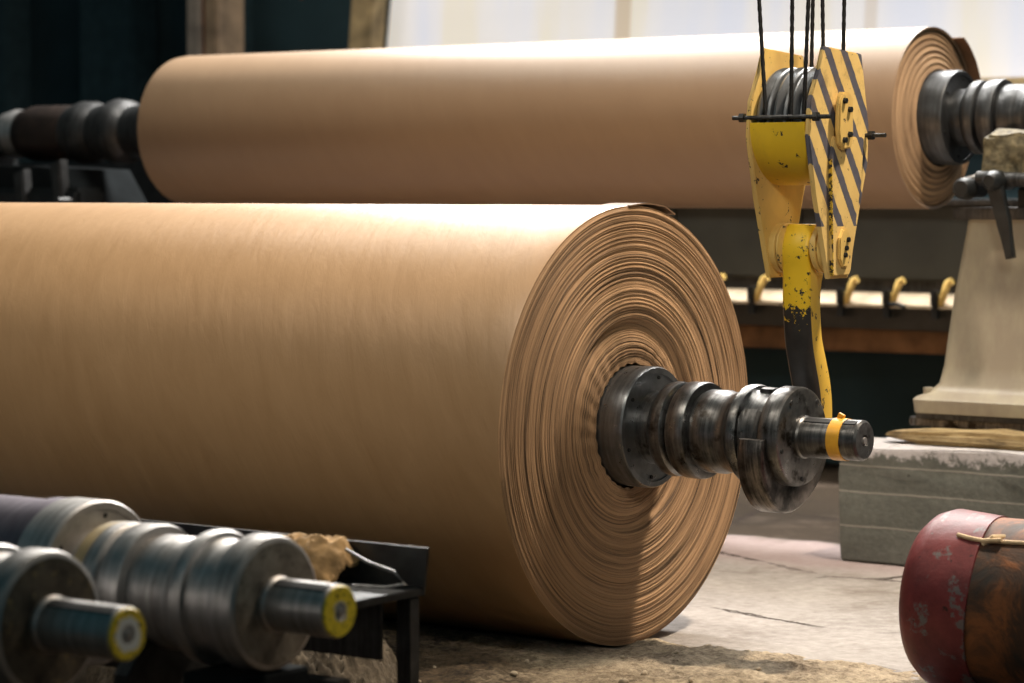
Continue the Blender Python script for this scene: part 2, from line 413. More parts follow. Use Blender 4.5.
# ------------------------------------------------------------ setting
bm = NBM()
g = bmesh.ops.create_grid(bm, x_segments=160, y_segments=160, size=1)
for v in bm.verts:
    v.co.x = -6.5 + v.co.x * 10; v.co.y = 5.3 + v.co.y * 8
    v.co.z = min(0.0, -0.004 + 0.004 * fbm(v.co.x * 3, v.co.y * 3))
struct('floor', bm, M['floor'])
bm = NBM(); box(bm, (-22, 13.3, 0), (3, 13.5, 6)); struct('wall_back', bm, M['dark_wall'])
bm = NBM(); box(bm, (-16.6, 4.0, 0), (-16.4, 13.3, 6)); struct('wall_left', bm, M['dark_wall'])
# translucent sheeting over the window behind the machine
bm = NBM()
def sx(z): return -10.00 - (z - 2.1) * 0.10 * -1
prism(bm, [(-10.27, 1.84), (-3.0, 1.84), (-3.0, 4.4), (-9.97, 4.4)], 13.0, 13.03, 'xz')
struct('window_1', bm, M['sheet'])
bm = NBM(); prism(bm, [(-10.38, 0), (-10.22, 0), (-9.80, 4.4), (-9.97, 4.4)], 12.55, 12.7, 'xz', .01)
tag(obj('timber_post', bm, M['wood']), 'tan wooden post leaning beside the left edge of the white sheeting', 'post')
bm = NBM(); box(bm, (-10.1, 12.85, 1.74), (-3.0, 13.0, 1.84), .01)
struct('trim_1', bm, simple('ochre_ledge', (0.55, 0.40, 0.20), 0.7))
# grey column
t = thing('steel_column', 'rusty grey steel column rising behind the left end of the rear paper roll', 'column', (-10.78, 12.0, 0))
bm = NBM(); box(bm, (-.125, -.10, 0), (-.02, .15, 4.5), .01); obj('flange_plate', bm, simple('grey_scuffed_steel', (0.20, 0.17, 0.14), .6, .2, .6, 3), t)
bm = NBM(); box(bm, (-.02, -.07, 0), (.02, .07, 4.5), .0); obj('web_plate', bm, M['rust'], t)
bm = NBM(); box(bm, (.02, -.10, 0), (.125, .15, 4.5), .01); obj('flange_plate', bm, simple('brown_scuffed_steel', (0.27, 0.19, 0.12), .6, .2, .6, 3), t)
# dark columns and rail far behind
for i, (x, wd) in enumerate(((-13.6, .22), (-12.55, .5), (-11.6, .3))):
    bm = NBM(); box(bm, (x - wd/2, 12.9, 0), (x + wd/2, 13.15, 4.6), .02)
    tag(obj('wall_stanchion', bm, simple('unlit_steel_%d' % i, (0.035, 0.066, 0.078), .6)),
        ('narrow dark stanchion on the back wall, farthest left', 'wide dark stanchion on the back wall, between the two others', 'dark stanchion on the back wall, nearest the rusty grey column')[i], 'stanchion')
bm = NBM(); tube(bm, [(-14.5, 12.2, 1.62), (-10.9, 12.2, 1.60)], .09, 16)
tag(obj('green_pipe', bm, M['green']), 'dark green horizontal pipe behind the far left end of the rear shaft', 'pipe')
# hanging hook near the top
bm = NBM(); tube(bm, [(-10.15, 12.0, 3.2), (-10.13, 12.0, 2.46), (-10.08, 12, 2.38), (-10.02, 12, 2.42), (-10.03, 12, 2.50)], .018, 8)
tag(obj('hanging_hook', bm, M['rust']), 'small brown hanging hook left of the tan wooden post, at the top', 'hook')

# ------------------------------------------------------------ rolls
def wavy_disc(bm, r0, r1, nr, ns, dfun, scal=0.0):
    rows = []
    for i in range(nr + 1):
        r = r0 + (r1 - r0) * i / nr; row = []
        for j in range(ns):
            a = 2 * PI * j / ns
            rr = r + (scal * max(0, 1 - i / 8) * math.sin(28 * a + 2 * math.sin(3 * a)) if scal else 0)
            row.append(bm.verts.new((dfun(r, a, i), rr * math.cos(a), rr * math.sin(a))))
        rows.append(row)
    for A, B in zip(rows, rows[1:]):
        for j in range(ns): k = (j + 1) % ns; bm.faces.new((A[j], B[j], B[k], A[k]))
    return rows

def smooth01(x): x = max(0, min(1, x)); return x * x * (3 - 2 * x)
rnd = [random.uniform(-1, 1) for _ in range(400)]
def dfront(r, a, i):
    d = 0.0026 * rnd[i % 400] + 0.0015 * noise.noise(Vector((r * 60, a * 1.2, 1)))
    d += 0.0011 * fbm(r * 30, math.cos(a) * .7, math.sin(a) * .7)
    d += -0.022 * (1 - smooth01((r - .275) / .03)) + 0.020 * (1 - smooth01((r - .20) / .10))
    if r < .30: d += 0.0013 * math.sin(28 * a + r * 40) * smooth01((.30 - r) / .1)
    if r > .59: d -= .006 * smooth01((r - .59) / .01)
    return d
XD, YR, ZR = -3.967, 6.082, 0.605
L = 3.7
roll = thing('paper_roll', 'large brown paper roll in front, on the floor, end face towards the viewer', 'paper roll', (XD + .032, YR, 0), (0, 0, -.027))
bm = NBM()
lathe(bm, [(-L, .192), (-L, .60), (-L + .004, .604)] + [(-L + .1 * k, .604 + .0008 * noise.noise(Vector((k * .5, 0, 0)))) for k in range(1, 37)] + [(-.012, .604), (-.004, .602), (-.008, .59)], (0, 0, ZR), 256, False)
lathe(bm, [(-L, .192), (-.03, .192)], (0, 0, ZR), 64, False)
bmesh.ops.remove_doubles(bm, verts=bm.verts[:], dist=1e-5)
web = obj('paper_web', bm, M['kraft'], roll, 40)
bm = NBM(); wavy_disc(bm, .171, .6015, 250, 420, dfront, .0022)
e = obj('layered_end', bm, M['end'], roll, 0, label='end face of stacked paper layers'); e.location = (0, 0, ZR)
for p in e.data.polygons: p.use_smooth = True
bm = NBM()
pts = []
for k in range(14):
    y = -.02 + k * .017; z = 1.2085 + .006 * math.sin(k * .35) - (0.0 if k < 11 else .006 * (k - 10))
    pts.append((y, z))
prof = pts + [(y, z - .004) for y, z in pts[::-1]]
prism(bm, prof, -.10, .004, 'yz')
obj('loose_sheet_end', bm, simple('folded_dark_kraft', (0.13, 0.075, 0.04), .7), roll, 50)

# shafts ---------------------------------------------------------------
def shaft(t, ms, stub_r=.053, stub_l=.185, core=3.9, detail=True, endm=None, bore=True, tape=False, pale_ring=None, flange_m=None, journal_m=None, cap_m=None):
    """an expanding winder shaft along x; x=0 is the end of the paper roll"""
    A, B, D = ms   # collar, body, flange/stub
    J = journal_m or B
    bm = NBM(); lathe(bm, [(-core, .06), (-core, .158), (-.03, .158), (-.03, .164), (.094, .166), (.102, .162), (.102, .148), (.0985, .147), (.0985, .05)], seg=96); obj('core_drum', bm, A, t)
    bm = NBM(); lathe(bm, [(.09, .10), (.145, .10), (.150, .116), (.160, .126), (.176, .129), (.194, .127), (.202, .118), (.204, .112), (.214, .112)], seg=96); obj('inner_ring', bm, B, t)
    if pale_ring:
        bm = NBM(); lathe(bm, [(.132, .10), (.132, .122), (.136, .1265), (.160, .1285), (.164, .127), (.164, .10)], seg=96); obj('spacer_ring', bm, pale_ring, t)
    bm = NBM(); lathe(bm, [(.214, .10), (.214, .126), (.220, .130), (.262, .131), (.270, .128), (.272, .118), (.272, .10)], seg=96); obj('bearing_ring', bm, B, t)
    bm = NBM(); lathe(bm, [(.272, .09), (.272, .107), (.285, .112), (.335, .112), (.345, .108), (.37, .108), (.388, .114), (.402, .126), (.408, .131), (.425, .132), (.434, .128), (.437, .117), (.445, .114), (.50, .113), (.50, .05)], seg=96)
    if detail: 
        for v in bm.verts:
            if v.co.x > .434: v.co += noise.noise_vector(v.co * 25) * .004
    obj('journal', bm, J, t)
    bm = NBM(); lathe(bm, [(.500, .05), (.500, .118), (.505, .128), (.512, .1315), (.552, .1315), (.562, .128), (.566, .121), (.566, .04)], seg=96); obj('end_flange', bm, D, t)
    if flange_m:
        bm = NBM(); lathe(bm, [(.562, .04), (.562, .118), (.5675, .118), (.5685, .112), (.5685, .04)], seg=96); obj('flange_face', bm, flange_m, t)
    if cap_m:
        bm = NBM(); lathe(bm, [(.015, .10), (.015, .1665), (.020, .1672), (.098, .1672), (.1035, .163), (.1035, .149), (.1015, .148), (.1015, .09)], seg=96); obj('end_cap', bm, cap_m, t)
    x1 = .566 + stub_l
    bm = NBM(); lathe(bm, [(.55, .0), (.55, stub_r + .004), (.575, stub_r + .004), (.58, stub_r), (x1 - .006, stub_r), (x1, stub_r - .006), (x1, .016 if bore else .006), (x1 - .012, .012 if bore else .004), (x1 - .012, 0)], seg=64)
    st = obj('stub_axle', bm, D, t)
    if endm:
        bm = NBM(); lathe(bm, [(x1 - .002, .0), (x1 - .002, .016), (x1 + .0006, .017), (x1 + .0006, stub_r - .004), (x1 - .003, stub_r - .0015)], seg=48, cap=False); obj('painted_end', bm, endm, st)
    # keyway: a dark sunk slot on the upper side
    bm = NBM(); box(bm, (.585, -.012, stub_r - .006), (x1 - .012, .008, stub_r + .0010), .001); bmesh.ops.rotate(bm, cent=(0, 0, 0), matrix=Matrix.Rotation(.42, 3, 'X'), verts=bm.verts[:]); obj('keyway', bm, M['pin'], st)
    bm = NBM(); lathe(bm, [(x1 - .011, 0), (x1 - .011, .011), (x1 + .002, .009), (x1 + .004, 0)], seg=16); obj('centre_plug', bm, M['steel_bright'], st)
    if tape:
        bm = NBM(); lathe(bm, [(.665, stub_r), (.665, stub_r + .0022), (.702, stub_r + .0022), (.702, stub_r)], seg=64, cap=False)
        box(bm, (.672, -.006, stub_r), (.690, .004, stub_r + .014), .001, Matrix.Rotation(.4, 3, 'Y').to_4x4())
        obj('yellow_tape', bm, M['tape'], st)
    for k in range(6):
        a = k * PI / 3 + .4
        bm = NBM(); lathe(bm, [(.097, 0), (.097, .0052), (.1025, .0052), (.1025, 0)], (0, .136 * math.cos(a), .136 * math.sin(a)), 12); obj('bolt', bm, M['pin'], t)
    if detail:
        for k in range(5):
            a = k * 2 * PI / 5 + .9
            bm = NBM(); lathe(bm, [(.56, 0), (.56, .007), (.569, .006), (.569, 0)], (0, .112 * math.cos(a), .112 * math.sin(a)), 8); obj('bolt', bm, M['steel_dark'], t)
        # lumpy clamp pieces on the journal
        for a0 in (1.0, 2.5, 4.2):
            bm = NBM()
            vs = []
            for k in range(7):
                a = a0 + k * .13
                for x, r in ((.446, .113), (.452, .126), (.488, .125), (.496, .113)): vs.append(bm.verts.new((x, r * math.cos(a), r * math.sin(a))))
            for k in range(6):
                for q in range(3): bm.faces.new((vs[k*4+q], vs[k*4+q+1], vs[k*4+q+5], vs[k*4+q+4]))
            bm.faces.new(vs[0:4]); bm.faces.new(vs[-4:])
            obj('clamp_segment', bm, J, t)
t = thing('winder_shaft', 'dark steel shaft through the front paper roll, yellow tape on its stub', 'shaft', (XD + .006, YR, ZR), (0, 0, -.027))
shaft(t, (M['steel'], M['steel_grimy'], M['steel_grimy']), tape=True)

# rear roll
XB, YB, ZB = -4.2126, 8.456, 1.502
roll2 = thing('paper_roll', 'smaller pale brown paper roll mounted higher up behind the crane hook', 'paper roll', (XB, YB, ZB))
LB = 3.545
bm = NBM()
lathe(bm, [(-LB + .02, .19), (-LB, .25), (-LB + .006, .30), (-LB + .02, .316), (-LB + .05, .3195), (-2, .3195), (-.02, .3195), (-.004, .3185), (-.008, .31)], (0, 0, 0), 192, False)
lathe(bm, [(-LB + .02, .19), (-.02, .175)], (0, 0, 0), 64, False)
bmesh.ops.remove_doubles(bm, verts=bm.verts[:], dist=1e-5)
obj('paper_web', bm, M['kraft_back'], roll2, 40)
def dback(r, a, i):
    x = (r - .17) / .15
    s = x * 7; k = math.floor(s); f = s - k
    d = (7 - k) * .0055 + .009 * (smooth01(1 - f * 1.3))
    d += .006 * math.sin(a * 1 + 2) + .0012 * rnd[i % 400]
    return d - .028 - (.006 if r > .315 else 0)
bm = NBM(); wavy_disc(bm, .17, .318, 84, 256, dback)
e = obj('layered_end', bm, M['end_back'], roll2, 0, label='end face of stepped paper layers')
for p in e.data.polygons: p.use_smooth = True
bm = NBM()
pts = [(.15, .285), (.19, .262), (.22, .237), (.25, .206), (.27, .177), (.29, .14)]
prism(bm, pts + [(y * 1.012, z * 1.012) for y, z in pts[::-1]], -.5, .035, 'yz')
obj('loose_sheet_end', bm, simple('darker_kraft', (0.24, 0.13, 0.07), .6), roll2, 50)
t = thing('winder_shaft', 'grey steel shaft through the rear paper roll, resting on the cream stand', 'shaft', (XB, YB, ZB))
shaft(t, (M['steel_rear'], M['steel_rear'], M['steel_rear']), core=3.6, detail=False)
# its far end, worn and ribbed, on the left
prof = [(-3.55, .05), (-3.55, .125), (-3.62, .125), (-3.63, .115), (-3.66, .115), (-3.67, .135), (-3.72, .14), (-3.76, .118), (-3.84, .115), (-3.87, .138), (-3.93, .145), (-3.99, .125), (-4.04, .118), (-4.07, .135), (-4.14, .138), (-4.2, .12), (-4.22, .05)]
bm = NBM(); lathe(bm, prof, seg=72); obj('ribbed_journal', bm, M['steel_dark'], t, label='blackened ribbed far end')
bm = NBM(); lathe(bm, [(-4.20, .05), (-4.20, .118), (-4.24, .124), (-4.42, .124), (-4.44, .122), (-4.50, .108), (-4.52, .05)], seg=72); obj('rusty_sleeve', bm, simple('rust_patched_black', (0.028, 0.018, 0.014), .5, .4, .8, 7), t)
bm = NBM(); lathe(bm, [(-4.50, .0), (-4.50, .105), (-4.56, .11), (-4.62, .095), (-4.66, .05), (-4.66, 0)], seg=72); obj('end_nut', bm, M['steel_bright'], t)

# ------------------------------------------------------------ machine behind the rolls
t = thing('winding_machine', 'long dark machine frame with a pale rail, behind the rolls', 'machine', (-6.2, 10.2, 0))
bm = NBM(); box(bm, (-3.4, .0, .86), (3.6, .5, 1.19), .012)
for x in (-.2, .45, 1.3, 2.2): box(bm, (x, -.02, .88), (x + .03, .0, 1.17))
obj('upper_beam', bm, M['grey_panel'], t)
bm = NBM(); box(bm, (-3.4, -.04, 1.185), (3.6, .55, 1.21), .005); obj('cap_rail', bm, M['steel_dark'], t)
bm = NBM(); box(bm, (-3.4, .02, .80), (3.6, .4, .86)); obj('shadow_gap_bar', bm, M['steel_dark'], t)
bm = NBM(); prism(bm, [(-.16, .752), (-.16, .765), (-.06, .812), (.3, .812), (.3, .752)], -3.4, 3.6, 'yz', .004); obj('pale_rail', bm, simple('cream_rail_paint', (0.44, 0.35, 0.24), .4), t)
bm = NBM(); box(bm, (-3.4, -.10, .655), (3.6, .2, .752), .01); obj('lower_beam', bm, simple('dark_grey_beam', (0.05, 0.047, 0.04), .5), t)
bm = NBM(); box(bm, (-3.4, .0, .55), (3.6, .10, .655), .01); rough_up(bm, .012, 9, 1, 6); obj('timber_board', bm, simple('brown_board', (0.22, 0.11, 0.045), .7, 0, .6, 6), t)
bm = NBM(); box(bm, (-3.4, .5, .0), (3.6, .54, .9)); obj('added_dark_back', bm, M['dark_wall'], t)  # added dark sheet that keeps the space behind the legs dark
for x in (-3.2, -1.2, 3.3):
    bm = NBM(); box(bm, (x - .12, .12, 0), (x + .12, .45, .86), .01); obj('leg', bm, M['steel_dark'], t)
for i, x in enumerate((-6.08, -5.86, -5.42, -5.20, -4.975)):
    c = thing('rail_clamp', ('small rail clamp with a yellow lever, peeking out beside the front roll', 'small rail clamp with a yellow lever, just left of the crane hook', 'small rail clamp with a yellow lever, just right of the crane hook', 'rail clamp with yellow lever and a black handle sticking out sideways', 'small rail clamp with a yellow lever, nearest the cream stand')[i], 'clamp', (x, 10.05, .80), group='clamps along the pale machine rail')
    bm = NBM(); box(bm, (-.030, -.04, -.04), (.0, .03, .03), .008); lathe(bm, [(-.09, 0), (-.09, .018), (.02, .018), (.02, 0)], (-.02, 0, .0), 16, ax='z'); obj('clamp_body', bm, M['black'], c)
    bm = NBM(); tube(bm, [(.0, 0, -.03), (.02, -.01, .01), (.03, -.01, .04), (.035, 0, .062), (.055, 0, .07)], .016, 8); obj('lever', bm, M['yellow_pale'], c)
    if i == 3: bm = NBM(); tube(bm, [(.0, -.03, -.03), (.05, -.05, -.03), (.09, -.06, -.04)], .008, 8); obj('handle', bm, M['black'], c)

# left support machinery for the rear shaft
t = thing('bearing_support', 'dark greasy bearing support under the left end of the rear shaft', 'machine', (-8.45, 8.4, 0))
bm = NBM(); prism(bm, [(-.40, 0), (.40, 0), (.32, 1.12), (.16, 1.34), (-.30, 1.36), (-.36, 1.12)], -.16, .28, 'xz', .01); obj('stand', bm, M['matte_black'], t)
bm = NBM(); box(bm, (-.32, -.34, 1.10), (.44, -.16, 1.26), .02); obj('front_housing', bm, M['black'], t)
for k, (x, z) in enumerate(((-.20, 1.30), (.12, 1.27), (.34, 1.31))):
    bm = NBM(); prism(bm, [(x - .03, z - .12), (x + .03, z - .14), (x + .01, z + .07), (x - .05, z + .05)], -.36, -.30, 'xz', .008)
    obj('clamp_finger', bm, M['steel_dark'], t)
for k, (x, z) in enumerate(((-.26, 1.24), (-.05, 1.21), (.20, 1.17), (.40, 1.2), (-.30, 1.38))):
    bm = NBM(); lathe(bm, [(-.42, 0), (-.42, .016), (-.41, .02), (-.33, .02)], (x, 0, z), 12, ax='y'); obj('bolt', bm, M['steel_dark'], t)
bm = NBM(); box(bm, (-.9, .55, 0), (1.6, .62, 1.38), .005); obj('added_dark_plate', bm, M['black'], t)  # added black sheet hiding the lit floor and wall behind
t = thing('valve_block', 'dark valve block with small bright fittings, at the far left edge', 'machine', (-9.05, 8.35, 0))
bm = NBM(); box(bm, (-.22, -.15, 0), (.20, .2, 1.48), .02); obj('housing', bm, M['black'], t)
bm = NBM(); lathe(bm, [(-.03, 0), (-.03, .045), (.03, .045), (.03, 0)], (0.06, -.18, 1.40), 16, ax='y'); obj('fitting', bm, simple('pale_orange_plastic', (0.6, .35, .2), .5), t)
bm = NBM(); lathe(bm, [(-.03, 0), (-.03, .03), (.03, .03), (.03, 0)], (0.10, -.18, 1.26), 16, ax='y'); lathe(bm, [(-.03, 0), (-.03, .02), (.03, .02), (.03, 0)], (0.17, -.18, 1.27), 16, ax='y'); obj('fitting', bm, M['steel_bright'], t)
bm = NBM(); tube(bm, [(.14, -.2, 1.2), (.15, -.19, 1.28), (.2, -.17, 1.32)], .015, 8); obj('hose', bm, M['green'], t)

# ------------------------------------------------------------ pedestal on block
bm = NBM(); box(bm, (0, 0, 0), (2.6, .95, .392), .006)
bmesh.ops.subdivide_edges(bm, edges=bm.edges[:], cuts=22, use_grid_fill=True)
for v in bm.verts:
    n = noise.noise_vector(v.co * 7); amp = .004
    if v.co.z > .30 and (v.co.y < .05 or v.co.x < .05): amp = .03 * (.4 + abs(noise.noise(v.co * 5)))
    elif v.co.x < .02: amp = .018
    v.co += n * amp
    for zz in (.12, .24, .33):
        if v.co.y < .02 and abs(v.co.z - zz) < .012: v.co.y += .002
    v.co.z = max(v.co.z, -.002)
o = obj('concrete_block', bm, M['block'], None, 30); o.location = (-4.285, 7.9, 0)
tag(o, 'low grey concrete block with a chipped dusty top, under the cream stand', 'concrete block')
def blockmat():
    b = NB('grey_block_with_dusty_top')
    sep = b.t.nodes.new('ShaderNodeSeparateXYZ'); b.t.links.new(b.tc.outputs['Object'], sep.inputs[0])
    f = b.noise(4, 8, None, .65); g = b.noise(40, 5, None, .7)
    k = b.math('ADD', b.math('MULTIPLY', f, .5), b.math('MULTIPLY', g, .5))
    base = b.mix(b.ramp(k, [(.35, 0.0), (.65, 1.0)]), (0.085, 0.092, 0.082), (0.15, 0.155, 0.138))
    pit = b.ramp(b.noise(22, 6, b.obj(loc=(5, 2, 1)), .7), [(.66, 0.0), (.69, 1.0)])
    base = b.mix(pit, base, (0.03, 0.03, 0.025))
    for zz in (.12, .235, .325):
        ln = b.ramp(b.math('ABSOLUTE', b.math('SUBTRACT', b.math('ADD', sep.outputs[2], b.math('MULTIPLY', b.noise(6, 3), .012)), zz + .006)), [(.0012, .8), (.004, 0.0)])
        base = b.mix(ln, base, (0.36, 0.34, 0.30))
    up = b.math('ADD', sep.outputs[2], b.math('MULTIPLY', b.math('SUBTRACT', b.noise(11, 8, None, .75), .5), .19))
    kk = b.ramp(up, [(.355, 0.0), (.372, 1.0)])
    b.bump(b.math('SUBTRACT', k, pit), .5, .012)
    return b.set(b.mix(kk, base, b.mix(g, (0.34, 0.33, 0.34), (0.66, 0.64, 0.66))), .85)
o.data.materials[0] = blockmat()

bm = NBM(); box(bm, (0, 0, 0), (1.7, .14, .05), .015)
bmesh.ops.subdivide_edges(bm, edges=bm.edges[:], cuts=12, use_grid_fill=True)
for v in bm.verts:
    v.co += noise.noise_vector(v.co * 8) * .012
    if v.co.x < .15: v.co.z = .028 + (v.co.z - .028) * (.35 + v.co.x * 4.3)
    v.co.z = max(v.co.z, -.001)
o = obj('timber_plank', bm, M['plank']); o.location = (-4.185, 8.02, .396); o.rotation_euler = (0, 0, 0)
tag(o, 'rough splintered pale plank lying on the edge of the concrete block', 'plank')
t = thing('steel_packing', 'stack of dark steel plates packed under the foot of the cream stand', 'plates', (-4.15, 8.16, .397))
bm = NBM(); box(bm, (.06, .04, .0), (1.5, .6, .045), .004); obj('lower_plate', bm, M['steel_dark'], t)
bm = NBM(); box(bm, (-.02, .03, .045), (1.5, .6, .072), .004); obj('middle_plate', bm, M['steel_grimy'], t)
bm = NBM(); box(bm, (.02, .0, .072), (1.5, .6, .092), .004); obj('upper_plate', bm, M['steel_dark'], t)
bm = NBM(); lathe(bm, [(.0, 0), (.0, .022), (.03, .022), (.03, 0)], (.0, .05, .045), 6, ax='z'); obj('nut', bm, M['steel'], t)

ped = thing('bearing_stand', 'cream painted cast stand carrying the rear shaft, on the concrete block', 'stand', (-3.60, 8.45, .490))
bm = NBM()
# tapering hollow-cast body: half widths / depths by height, flaring to the foot
prof = [(.0, .54, .30), (.045, .545, .305), (.055, .535, .295), (.07, .50, .27), (.10, .475, .245), (.16, .463, .235), (.40, .437, .215), (.62, .40, .20), (.66, .395, .198)]
rows = []
def rrect(hx, hy, r=.035, n=5):
    out = []
    for cx, cy, a0 in ((hx - r, hy - r, 0), (-hx + r, hy - r, PI/2), (-hx + r, -hy + r, PI), (hx - r, -hy + r, 1.5 * PI)):
        for k in range(n + 1): a = a0 + k * PI / 2 / n; out.append((cx + r * math.cos(a), cy + r * math.sin(a)))
    return out
for z, hx, hy in prof: rows.append([bm.verts.new((x, y, z)) for x, y in rrect(hx, hy)])
n = len(rows[0])
for A, B in zip(rows, rows[1:]):
    for i in range(n): bm.faces.new((A[i], A[(i+1) % n], B[(i+1) % n], B[i]))
bm.faces.new(rows[0][::-1]); bm.faces.new(rows[-1])
obj('body', bm, M['cream'], ped, 50)
bm = NBM(); lathe(bm, [(.055, 0), (.055, .018), (.085, .018), (.085, 0)], (-.50, -.25, 0), 6, ax='z'); obj('foot_bolt', bm, M['cream'], ped)
bm = NBM(); box(bm, (-.425, -.235, .66), (.46, .235, .70), .006); obj('top_plate', bm, M['steel_dark'], ped)
bm = NBM(); arc = [(.006 + .1345 * math.cos(a), 1.015 + .1345 * math.sin(a)) for a in [-PI * (.22 + .56 * k / 10) for k in range(11)]]
prism(bm, [(-.2, .70), (.2, .70), (.2, .76), (.125, .80), (.125, .92)] + arc + [(-.12, .92), (-.12, .80), (-.2, .76)], -.20, .30, 'yz')
obj('saddle', bm, M['black'], ped)
bm = NBM(); box(bm, (-.30, -.26, .80), (-.14, -.145, .955), .012); rough_up(bm, .02, 12, 3, 5)
obj('bearing_shell', bm, simple('grease_crusted_bronze', (0.12, 0.10, 0.055), .75, 0.1, .7, 30, .9), ped, 30, label='greenish crusted bearing shell')
bm = NBM(); prism(bm, [(-.15, .80), (.0, .80), (.0, .86), (-.07, .93), (-.15, .90)], -.24, -.14, 'xz', .008); obj('grease_lump', bm, simple('cream_grease', (0.34, 0.29, 0.18), .6, 0, .5, 16), ped, 30)
# knobs, rod and lever of the clamp
bm = NBM(); lathe(bm, [(-.36, 0), (-.36, .026), (-.345, .036), (-.30, .038), (-.29, .03), (-.2, .03)], (-.335, 0, .765), 24, ax='y'); obj('clamp_knob', bm, M['black'], ped)
bm = NBM(); lathe(bm, [(-.36, 0), (-.36, .02), (-.34, .034), (-.28, .036), (-.27, .03), (-.2, .03)], (-.222, -.02, .79), 24, ax='y'); obj('clamp_knob', bm, M['black'], ped)
bm = NBM(); tube(bm, [(-.30, -.30, .80), (.3, -.30, .775)], .024, 16); obj('clamp_rod', bm, M['steel_dark'], ped)
bm = NBM(); tube(bm, [(-.37, -.24, .79), (-.32, -.26, .80), (-.22, -.27, .79)], .016, 12); obj('link_rod', bm, M['steel_bright'], ped)
bm = NBM(); prism(bm, [(-.255, .79), (-.195, .79), (-.165, .66), (-.145, .535), (-.175, .53), (-.205, .64)], -.35, -.32, 'xz', .006); obj('clamp_lever', bm, M['black'], ped)

# ------------------------------------------------------------ crane block and hook
BY = 6.16
blk = thing('crane_block', 'yellow crane hook block with grey hazard stripes, hanging on wire ropes', 'crane block', (-3.44, BY, 1.03))
# local z = world z - 1.03 ; sheave axis at .395, trunnion at .067
def outline(w_top, w_mid, w_bot, ztop, zmid, zbot, zlow=.16):
    return [(-w_top * .70, ztop), (w_top, ztop - .012), (w_mid, zmid), (w_mid * .97, zmid - .10), (w_mid * .76, zmid - .185), (w_bot, .02), (w_bot - .012, zbot), (-w_bot + .012, zbot), (-w_bot, .03), (-w_mid * .76, zmid - .18), (-w_mid, zmid - .03), (-w_mid * .95, zmid + .06), (-w_top * .86, ztop - .06)]
out = outline(.120, .163, .064, .592, .39, -.012)
bm = NBM(); prism(bm, out, .082, .096, 'yz', .003); cr = obj('cheek_plate', bm, M['stripe'], blk, label='outer cheek plate with grey hazard stripes')
bm = NBM(); prism(bm, out, -.094, -.080, 'yz', .003); cl = obj('cheek_plate', bm, M['yellow_pale'], blk)
bm = NBM(); prism(bm, [(-.045, .40), (.06, .52), (.06, .30), (.055, -.002), (-.048, -.002)], .096, .108, 'yz', .003)
bm = NBM(); prism(bm, [(-.060, .30), (-.045, .36), (.118, .36), (.105, .24), (.080, .16), (.05, .01), (.04, -.004), (-.045, -.004), (-.052, .04)], .096, .106, 'yz', .0025)
obj('doubler_plate', bm, M['stripe'], blk)
bm = NBM(); prism(bm, [(-.0615, .30), (-.0595, .30), (-.0475, -.004), (-.0500, .0)], .097, .1075, 'yz'); obj('chipped_edge', bm, M['yellow_chip'], blk)
# axle keeper plates with bolts
bm = NBM(); prism(bm, [(-.048, .375), (-.044, .45), (-.030, .475), (.010, .475), (.026, .46), (.030, .36), (.020, .33), (-.022, .325), (-.040, .34)], .106, .122, 'yz', .004); kp = obj('axle_keeper', bm, M['yellow_pale'], blk)
for y, z in ((.004, .43), (.004, .365), (-.024, .452), (-.024, .35)):
    bm = NBM(); lathe(bm, [(.12, 0), (.12, .009), (.130, .008), (.130, 0)], (0, y, z), 6); obj('bolt', bm, M['black'], kp)
bm = NBM(); prism(bm, [(-.028, .04), (-.028, .095), (-.01, .118), (.014, .118), (.030, .095), (.030, .04), (.012, .018), (-.010, .018)], .106, .116, 'yz', .003); kp = obj('pin_keeper', bm, M['yellow_pale'], blk)
for y, z in ((-.004, .050), (.002, .068), (.012, .09)):
    bm = NBM(); lathe(bm, [(.115, 0), (.115, .0075), (.122, .007), (.122, 0)], (0, y, z), 6); obj('bolt', bm, M['black'], kp)
# cross bolts
for y, z in ((-.156, .408), (.145, .365)):
    bm = NBM(); lathe(bm, [(-.135, 0), (-.135, .006), (.155, .006), (.155, 0)], (0, y, z), 10)
    for x in (-.106, .112): lathe(bm, [(x - .007, 0), (x - .007, .013), (x + .007, .013), (x + .007, 0)], (0, y, z), 6)
    obj('cross_bolt', bm, M['steel_dark'], blk)
bm = NBM(); lathe(bm, [(-.10, 0), (-.10, .03), (.11, .03), (.11, 0)], (0, 0, .395), 24); obj('sheave_axle', bm, M['steel_dark'], blk)
SHM = simple('worn_sheave_steel', (.20, .21, .22), .32, .7)
for k in range(3):
    x = -.050 + k * .049
    bm = NBM(); lathe(bm, [(x - .021, .03), (x - .017, .10), (x - .021, .138), (x - .019, .146), (x - .012, .148), (x - .004, .122), (x + .004, .122), (x + .012, .148), (x + .019, .146), (x + .021, .138), (x + .017, .10), (x + .021, .03)], (0, 0, .395), 72, False)
    obj('sheave', bm, SHM, blk)
# curved yellow rope guard below the sheaves
bm = NBM(); prof = []
R1, R2 = .163, .158
angs = [PI * 1.00 + k * (PI * .98) / 22 for k in range(23)]
o1 = [(R1 * math.cos(a), .395 + R1 * math.sin(a)) for a in angs]; o2 = [(R2 * math.cos(a), .395 + R2 * math.sin(a)) for a in angs[::-1]]
prism(bm, o1 + o2, -.080, .082, 'yz'); obj('rope_guard', bm, M['yellow'], blk, 60)
# trunnion with collars
bm = NBM(); lathe(bm, [(-.080, .045), (-.080, .066), (-.062, .066), (-.060, .058), (-.058, .058), (-.056, .066), (-.052, .066), (-.044, .050), (.044, .050), (.046, .066), (.060, .066), (.062, .058), (.064, .058), (.066, .066), (.082, .066), (.082, .04)], (0, 0, .067), 48)
obj('trunnion', bm, M['yellow_pale'], blk)
